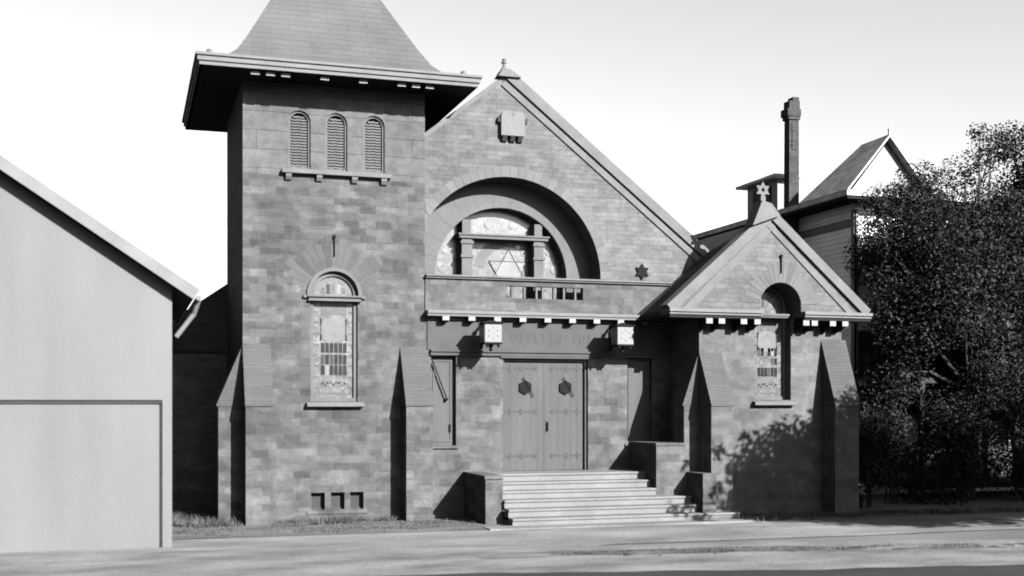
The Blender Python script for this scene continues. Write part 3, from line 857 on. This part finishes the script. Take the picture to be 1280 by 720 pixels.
# windows and porch
for x in (20.6, 22.6, 24.6):
    for z in (1.2, 5.0):
        f = MB(); f.poly([(x, z), (x+1.0, z), (x+1.0, z+1.8), (x, z+1.8)], 2.87, 2.998, [[(x+.1, z+.1), (x+.9, z+.1), (x+.9, z+1.7), (x+.1, z+1.7)]])
        fo_ = f.build('window', 'white', ho)
        p = MB(); p.box(x+.09, x+.91, 2.88, 2.898, z+.08, z+1.72); p.build('pane', 'glassD', fo_)
b = MB(); b.box(20.0, 26.5, .9, 2.99, 3.1, 3.25); b.box(20.0, 26.5, .9, 2.99, .3, .42)
po = b.build('porch', 'hbrick', ho)  # porch and posts darkened in tone, standing in for shade
b = MB(); b.box(19.57, 26.9, 2.90, 2.928, .43, 3.05); b.box(19.57, 26.9, 2.90, 2.928, 3.26, 4.6); b.build('lower_storey_shade_sheet', 'hbrick', ho)  # dark sheets added over the sunlit house front in place of shade
for x in (20.15, 22.2, 24.3, 26.3):
    p = MB(); p.lathe((x, 1.0, .421), [(.1, 0), (.1, .2), (.06, .25), (.075, 1.3), (.06, 2.4), (.1, 2.5), (.1, 2.678)], 10); p.build('porch_post', 'hbrick', po)

# ------------------------------------------------------------------ trees and shrubs
def leaf_mesh(name, centres, radii, per, size, mat, parent, seed, squash=.8):
    rg = np.random.default_rng(seed)
    V = []; F = []
    for c, r in zip(centres, radii):
        n = int(per*r*r)
        d = rg.normal(size=(n, 3)); d /= np.linalg.norm(d, axis=1)[:, None]
        rad = r*(rg.random(n)**.45)
        p = np.array(c) + d*rad[:, None]*np.array([1, 1, squash])
        nrm = d*.6 + rg.normal(size=(n, 3))*.6 + np.array([0, 0, .5]); nrm /= np.linalg.norm(nrm, axis=1)[:, None]
        t = np.cross(nrm, rg.normal(size=(n, 3))); t /= np.linalg.norm(t, axis=1)[:, None]
        bt = np.cross(nrm, t)
        s = size*(.6+.8*rg.random(n))[:, None]
        o = len(V)*1
        quad = np.stack([p-t*s, p+bt*s*.48+nrm*s*.1, p+t*s, p-bt*s*.48+nrm*s*.1], 1).reshape(-1, 3)
        base = sum(len(x) for x in V)
        V.append(quad); F.append(np.arange(n*4).reshape(-1, 4)+base)
    V = np.concatenate(V); F = np.concatenate(F)
    me = bpy.data.meshes.new(name); me.from_pydata(V.tolist(), [], F.tolist()); me.materials.append(M[mat]); me.update()
    o = bpy.data.objects.new(name, me); COL.objects.link(o)
    if parent is not None: o.parent = parent; o.location = -parent.location
    return o

def tree(name, label, base, H, crown_c, crown_r, nclump, clump_r, per, leaf, mat, seed, trunk_r, extra=()):
    rd = random.Random(seed)
    t = thing(name, label, 'tree', base, 'trees on the right')
    cs = []; rs = []
    for i in range(nclump):
        while True:
            d = Vector((rd.uniform(-1, 1), rd.uniform(-1, 1), rd.uniform(-1, 1)))
            if .25 < d.length < 1: break
        cs.append((crown_c[0]+d.x*crown_r[0], crown_c[1]+d.y*crown_r[1], crown_c[2]+d.z*crown_r[2])); rs.append(clump_r*rd.uniform(.55, 1.25))
    for e in extra: cs.append(e[:3]); rs.append(e[3])
    m = MB(); bx, by, bz = base
    fork = Vector((bx+rd.uniform(-.2, .2), by, bz+(crown_c[2]-crown_r[2]*.75-bz)))
    m.tube([(bx, by, bz-.3), (bx+.03, by, bz+.3), ((bx+fork.x)/2+.1, by, (bz+fork.z)/2), tuple(fork), (fork.x+.1, by+.05, crown_c[2]), (fork.x, by, crown_c[2]+crown_r[2]*.8)],
           [trunk_r*1.45, trunk_r*1.1, trunk_r*.92, trunk_r*.8, trunk_r*.45, trunk_r*.1], 10)
    for c in cs[::2] + list(cs[-len(extra):] if extra else []):
        z0 = fork.z + rd.uniform(.0, .45)*(c[2]-fork.z) if c[2] > fork.z else fork.z-.1
        a = Vector((fork.x, by, z0)); cc = Vector(c)
        md = (a+cc)/2+Vector((rd.uniform(-.2, .2), rd.uniform(-.2, .2), .25))
        m.tube([a, md, cc], [trunk_r*.34, trunk_r*.2, trunk_r*.05], 6)
    m.build('trunk', 'bark', t, smooth=True)
    leaf_mesh('crown', cs, rs, per, leaf, mat, t, seed)
    return t
tree('broadleaf_tree', 'dense dark tree standing between the wing and the clapboard house', (21.2, .6, 0), 10, (21.5, .8, 5.6), (3.0, 2.2, 3.6), 125, .95, 1500, .046, 'leafA', 3, .22,
     extra=[(18.5, .6, 7.3, .5), (18.8, .7, 7.75, .5), (18.5, .7, 6.6, .5), (18.7, .6, 5.9, .6), (18.9, .6, 5.2, .6), (18.3, .5, 7.8, .38), (19.1, .6, 7.1, .6), (19.6, .8, 7.9, .6), (19.9, .8, 7.4, .6), (20.3, .8, 8.3, .6), (19.7, .7, 6.9, .5), (20.0, .8, 6.2, .7), (19.7, .5, 5.4, .6), (19.3, .4, 4.6, .6), (18.25, .3, 6.75, .45), (18.7, .4, 6.6, .5), (18.95, .6, 6.9, .45), (18.9, .5, 7.6, .4), (19.2, .6, 8.0, .45), (22.4, 1, 9.4, .7), (22.0, 1, 9.9, .35)])
tree('broadleaf_tree', 'tall dark tree at the right edge, behind the rightmost shrub', (25.3, 2.0, 0), 11, (25.3, 1.6, 6.4), (2.9, 1.6, 4.4), 110, 1.0, 1200, .052, 'leafA', 5, .24)
tree('broadleaf_tree', 'low spreading street tree at right edge shading the pavement', (20.6, -9.3, 0), 6.4, (19.9, -9.3, 4.5), (3.9, 2.0, 1.5), 150, .8, 420, .10, 'leafB', 8, .17,
     extra=[(14.7, -9.3, 4.15, .3), (15.0, -9.6, 3.95, .28), (15.3, -9.0, 4.3, .35), (14.3, -8.9, 3.8, .22), (16.3, -9.4, 4.6, .5), (16.0, -9.0, 4.1, .4), (15.2, -8.6, 5.0, .25)])

tree('broadleaf_tree', 'tall unseen tree added beyond the shed at the far left to cut sky light', (-9.5, 7.5, 0), 16, (-9.5, 7.5, 9.5), (4.0, 5.5, 6.5), 130, 1.7, 150, .2, 'leafA', 31, .3)  # added out of view to keep sky light off the tower's shaded side
tree('broadleaf_tree', 'tallest unseen tree, added outside the left edge beside the shed to cut sky light', (-14.5, 0, 0), 17, (-14.5, 0, 9.5), (4.2, 5.0, 7.5), 130, 1.8, 150, .2, 'leafA', 32, .3)  # another unseen tree added to block the sky on the left
tree('broadleaf_tree', 'broad street tree added outside the right edge to shade the house porch', (27.0, -9.8, 0), 8, (26.4, -9.8, 5.0), (4.4, 2.4, 2.2), 150, .95, 260, .12, 'leafB', 33, .2)  # added out of view to throw shade on the house front
wc_ = []; wr_ = []; rdw = random.Random(77)  # unseen wood added behind the camera so less sky reaches the shadows
for k in range(240):
    wc_.append((rdw.uniform(-55, 75), rdw.uniform(-58, -50), rdw.uniform(1, 15))); wr_.append(rdw.uniform(2.0, 3.6))
wd = leaf_mesh('sky_cutting_wood', wc_, wr_, 30, .45, 'leafB', None, 78); wd['kind'] = 'stuff'; wd['label'] = 'unseen wood added on the far side of the road to cut sky light'; wd['category'] = 'sky_cutting_wood'

def shrub(label, x, y, rx, h, seed):
    rd = random.Random(seed)
    t = thing('shrub', label, 'shrub', (x, y, 0), 'shrubs beside the wing')
    cs = [(x+rd.uniform(-rx, rx)*.8, y+rd.uniform(-.5, .5), rd.uniform(.25, h-.3)) for _ in range(26)]
    m = MB()
    for k in range(5): m.tube([(x+rd.uniform(-.2, .2), y, -.1), (x+rd.uniform(-.4, .4), y, h*.4), (x+rd.uniform(-rx, rx)*.6, y, h*.8)], [.03, .022, .008], 5)
    m.build('stem', 'bark', t)
    leaf_mesh('foliage', cs, [rd.uniform(.4, .65) for _ in cs], 700, .05, 'shrub', t, seed)
shrub('dark leafy shrub right against the wing buttress', 17.35, -.5, .7, 2.6, 21)
shrub('tall dark shrub second from the wing buttress', 18.7, .3, .9, 3.4, 22)
shrub('broad shrub in front of the house porch', 20.4, -.2, 1.0, 3.0, 23)
shrub('rounded shrub near the right end of the porch', 22.3, -.1, 1.0, 3.1, 24)
shrub('rightmost shrub below the tree crown', 24.3, .2, 1.1, 3.0, 25)

# ------------------------------------------------------------------ ground
def sheet(name, mat, x0, x1, ys, z, nx=120, amp=0.0, edge=0.0, seed=1, sh=0.0):
    rg = random.Random(seed)
    ny = len(ys); V = []; F = []
    ph = [rg.uniform(0, 6.28) for _ in range(8)]
    def wv(x, k): return math.sin(x*.7+ph[k])*.5+math.sin(x*1.9+ph[k+1])*.3+math.sin(x*4.3+ph[k+2])*.2
    for j, y in enumerate(ys):
        for i in range(nx+1):
            x = x0+(x1-x0)*i/nx
            e = edge*wv(x, 0 if j == 0 else 3) if j in (0, ny-1) else 0
            zz = z + (amp*(wv(x+y*1.3, 1)+rg.uniform(-.5, .5)) if 0 < j < ny-1 else 0)
            V.append((x, y+e+sh*(max(x, -3)-6), zz))
    for j in range(ny-1):
        for i in range(nx): a = j*(nx+1)+i; F.append((a, a+1, a+nx+2, a+nx+1))
    m = MB(); m.add(V, F); o = m.build(name, mat, smooth=True); o['kind'] = 'structure'; return o
m = MB(); m.add([(-900, -900, -.012), (900, -900, -.012), (900, 900, -.012), (-900, 900, -.012)], [(0, 1, 2, 3)])
g = m.build('ground', 'earth'); g['kind'] = 'structure'
sheet('lawn', 'lawn', -12, 40, [-2.55, -2.3, -1.9, -1.5, -1.0, -.5, 0, .6, 1.5, 3, 5], .012, 260, .014, .10, 2)
sheet('pavement', 'walk', -40, 60, [-5.6, -2.5], .004, 200, 0, .08, 3)
sheet('gutter', 'gutter', -40, 60, [-8.6, -7.6, -6.7, -5.2], .007, 300, .004, .16, 5, -.18)
sheet('verge', 'verge', 5.6, 60, [-6.75, -6.6, -6.45, -6.3, -6.15], .014, 500, .035, .22, 4, -.14)
sheet('road', 'road', -200, 200, [-40, -20, -8.25], -.004, 900, 0, .10, 6, -.22)
m = MB(); m.box(7.0, 12.95, -2.75, -2.2, -.1, .03); o = m.build('entrance_path', 'walk'); o['kind'] = 'structure'

# grass tufts
rg = np.random.default_rng(5); V = []; F = []
def tuft(x, y, n, h, spread):
    for _ in range(n):
        a = rg.random()*6.28; bx = x+rg.normal()*spread; by = y+rg.normal()*spread*.7
        hh = h*(.5+rg.random()); lean = rg.normal(size=2)*hh*.45; w = .007+.006*rg.random()
        o = len(V); dx, dy = math.cos(a)*w, math.sin(a)*w
        V.extend([(bx-dx, by-dy, 0), (bx+dx, by+dy, 0), (bx+lean[0], by+lean[1], hh)]); F.append((o, o+1, o+2))
for c in range(46):
    cx = rg.uniform(.8, 7.2); cy = rg.uniform(-2.3, -.1)
    for _ in range(12): tuft(cx+rg.normal()*.3, cy+rg.normal()*.15, 7, .035+.03*rg.random(), .06)
for c in range(34):
    cx = rg.uniform(.9, 5.8); cy = -.05-abs(rg.normal())*.25; hh = .06+.10*rg.random()
    for _ in range(9): tuft(cx+rg.normal()*.13, cy+rg.normal()*.06, 9, hh, .05)
for _ in range(260): tuft(rg.uniform(.8, 2.3), rg.uniform(-.6, 3), 10, .14, .08)
for c in range(40):
    cx = rg.uniform(12.9, 22); cy = rg.uniform(-2.6, -1.6)
    for _ in range(10): tuft(cx+rg.normal()*.3, cy+rg.normal()*.1, 8, .08, .07)
for c in range(20):
    cx = rg.uniform(7, 20); cy = -6.45-.14*(cx-6)+rg.normal()*.08
    for _ in range(14): tuft(cx+rg.normal()*.4, cy+rg.normal()*.07, 8, .05, .06)
me = bpy.data.meshes.new('grass'); me.from_pydata(V, [], F); me.materials.append(M['grass']); me.update()
go = bpy.data.objects.new('grass', me); COL.objects.link(go)
tag(go, 'thin dry grass along the tower foot and the pavement verge', 'grass', kind='stuff')

# ------------------------------------------------------------------ light, sky, camera
sd = Vector((.42, -1, .53)).normalized()
el = math.asin(sd.z); az = math.atan2(sd.x, sd.y)
sun = bpy.data.lights.new('sun', 'SUN'); sun.energy = 5.0; sun.angle = R(.5); sun.color = (1, 1, 1)
so = bpy.data.objects.new('sun', sun); COL.objects.link(so); so.rotation_euler = sd.to_track_quat('Z', 'Y').to_euler(); so.location = (20, -40, 30)
W = bpy.data.worlds.new('World'); S.world = W; W.use_nodes = True
nt = W.node_tree; bg = nt.nodes['Background']
sk = nt.nodes.new('ShaderNodeTexSky'); sk.sky_type = 'NISHITA'; sk.sun_disc = False; sk.sun_elevation = el; sk.sun_rotation = az
sk.air_density = .26; sk.dust_density = 2.5; sk.ozone_density = 1.0
sp = nt.nodes.new('ShaderNodeSeparateColor'); nt.links.new(sk.outputs[0], sp.inputs[0])
cb = nt.nodes.new('ShaderNodeCombineColor')
for i in range(3): nt.links.new(sp.outputs[2], cb.inputs[i])      # blue-sensitive plate: the sky's blue only
nt.links.new(cb.outputs[0], bg.inputs[0]); bg.inputs[1].default_value = .05

cd = bpy.data.cameras.new('camera'); co = bpy.data.objects.new('camera', cd); COL.objects.link(co); S.camera = co
co.location = (0, -25, 2.55); co.rotation_euler = (R(90), 0, -math.atan(442/1450))
cd.sensor_width = 36; cd.sensor_fit = 'HORIZONTAL'; cd.lens = 36*1450/1280
cd.shift_x = (640-600)/1280; cd.shift_y = (505-360)/1280
cd.clip_end = 3000
cd.dof.use_dof = True; cd.dof.focus_distance = 60; cd.dof.aperture_fstop = .8      # an old soft lens
S.view_settings.view_transform = 'Standard'; S.view_settings.look = 'None'; S.view_settings.gamma = 1; S.view_settings.exposure = 3.2
S.render.resolution_x = 1024; S.render.resolution_y = 576
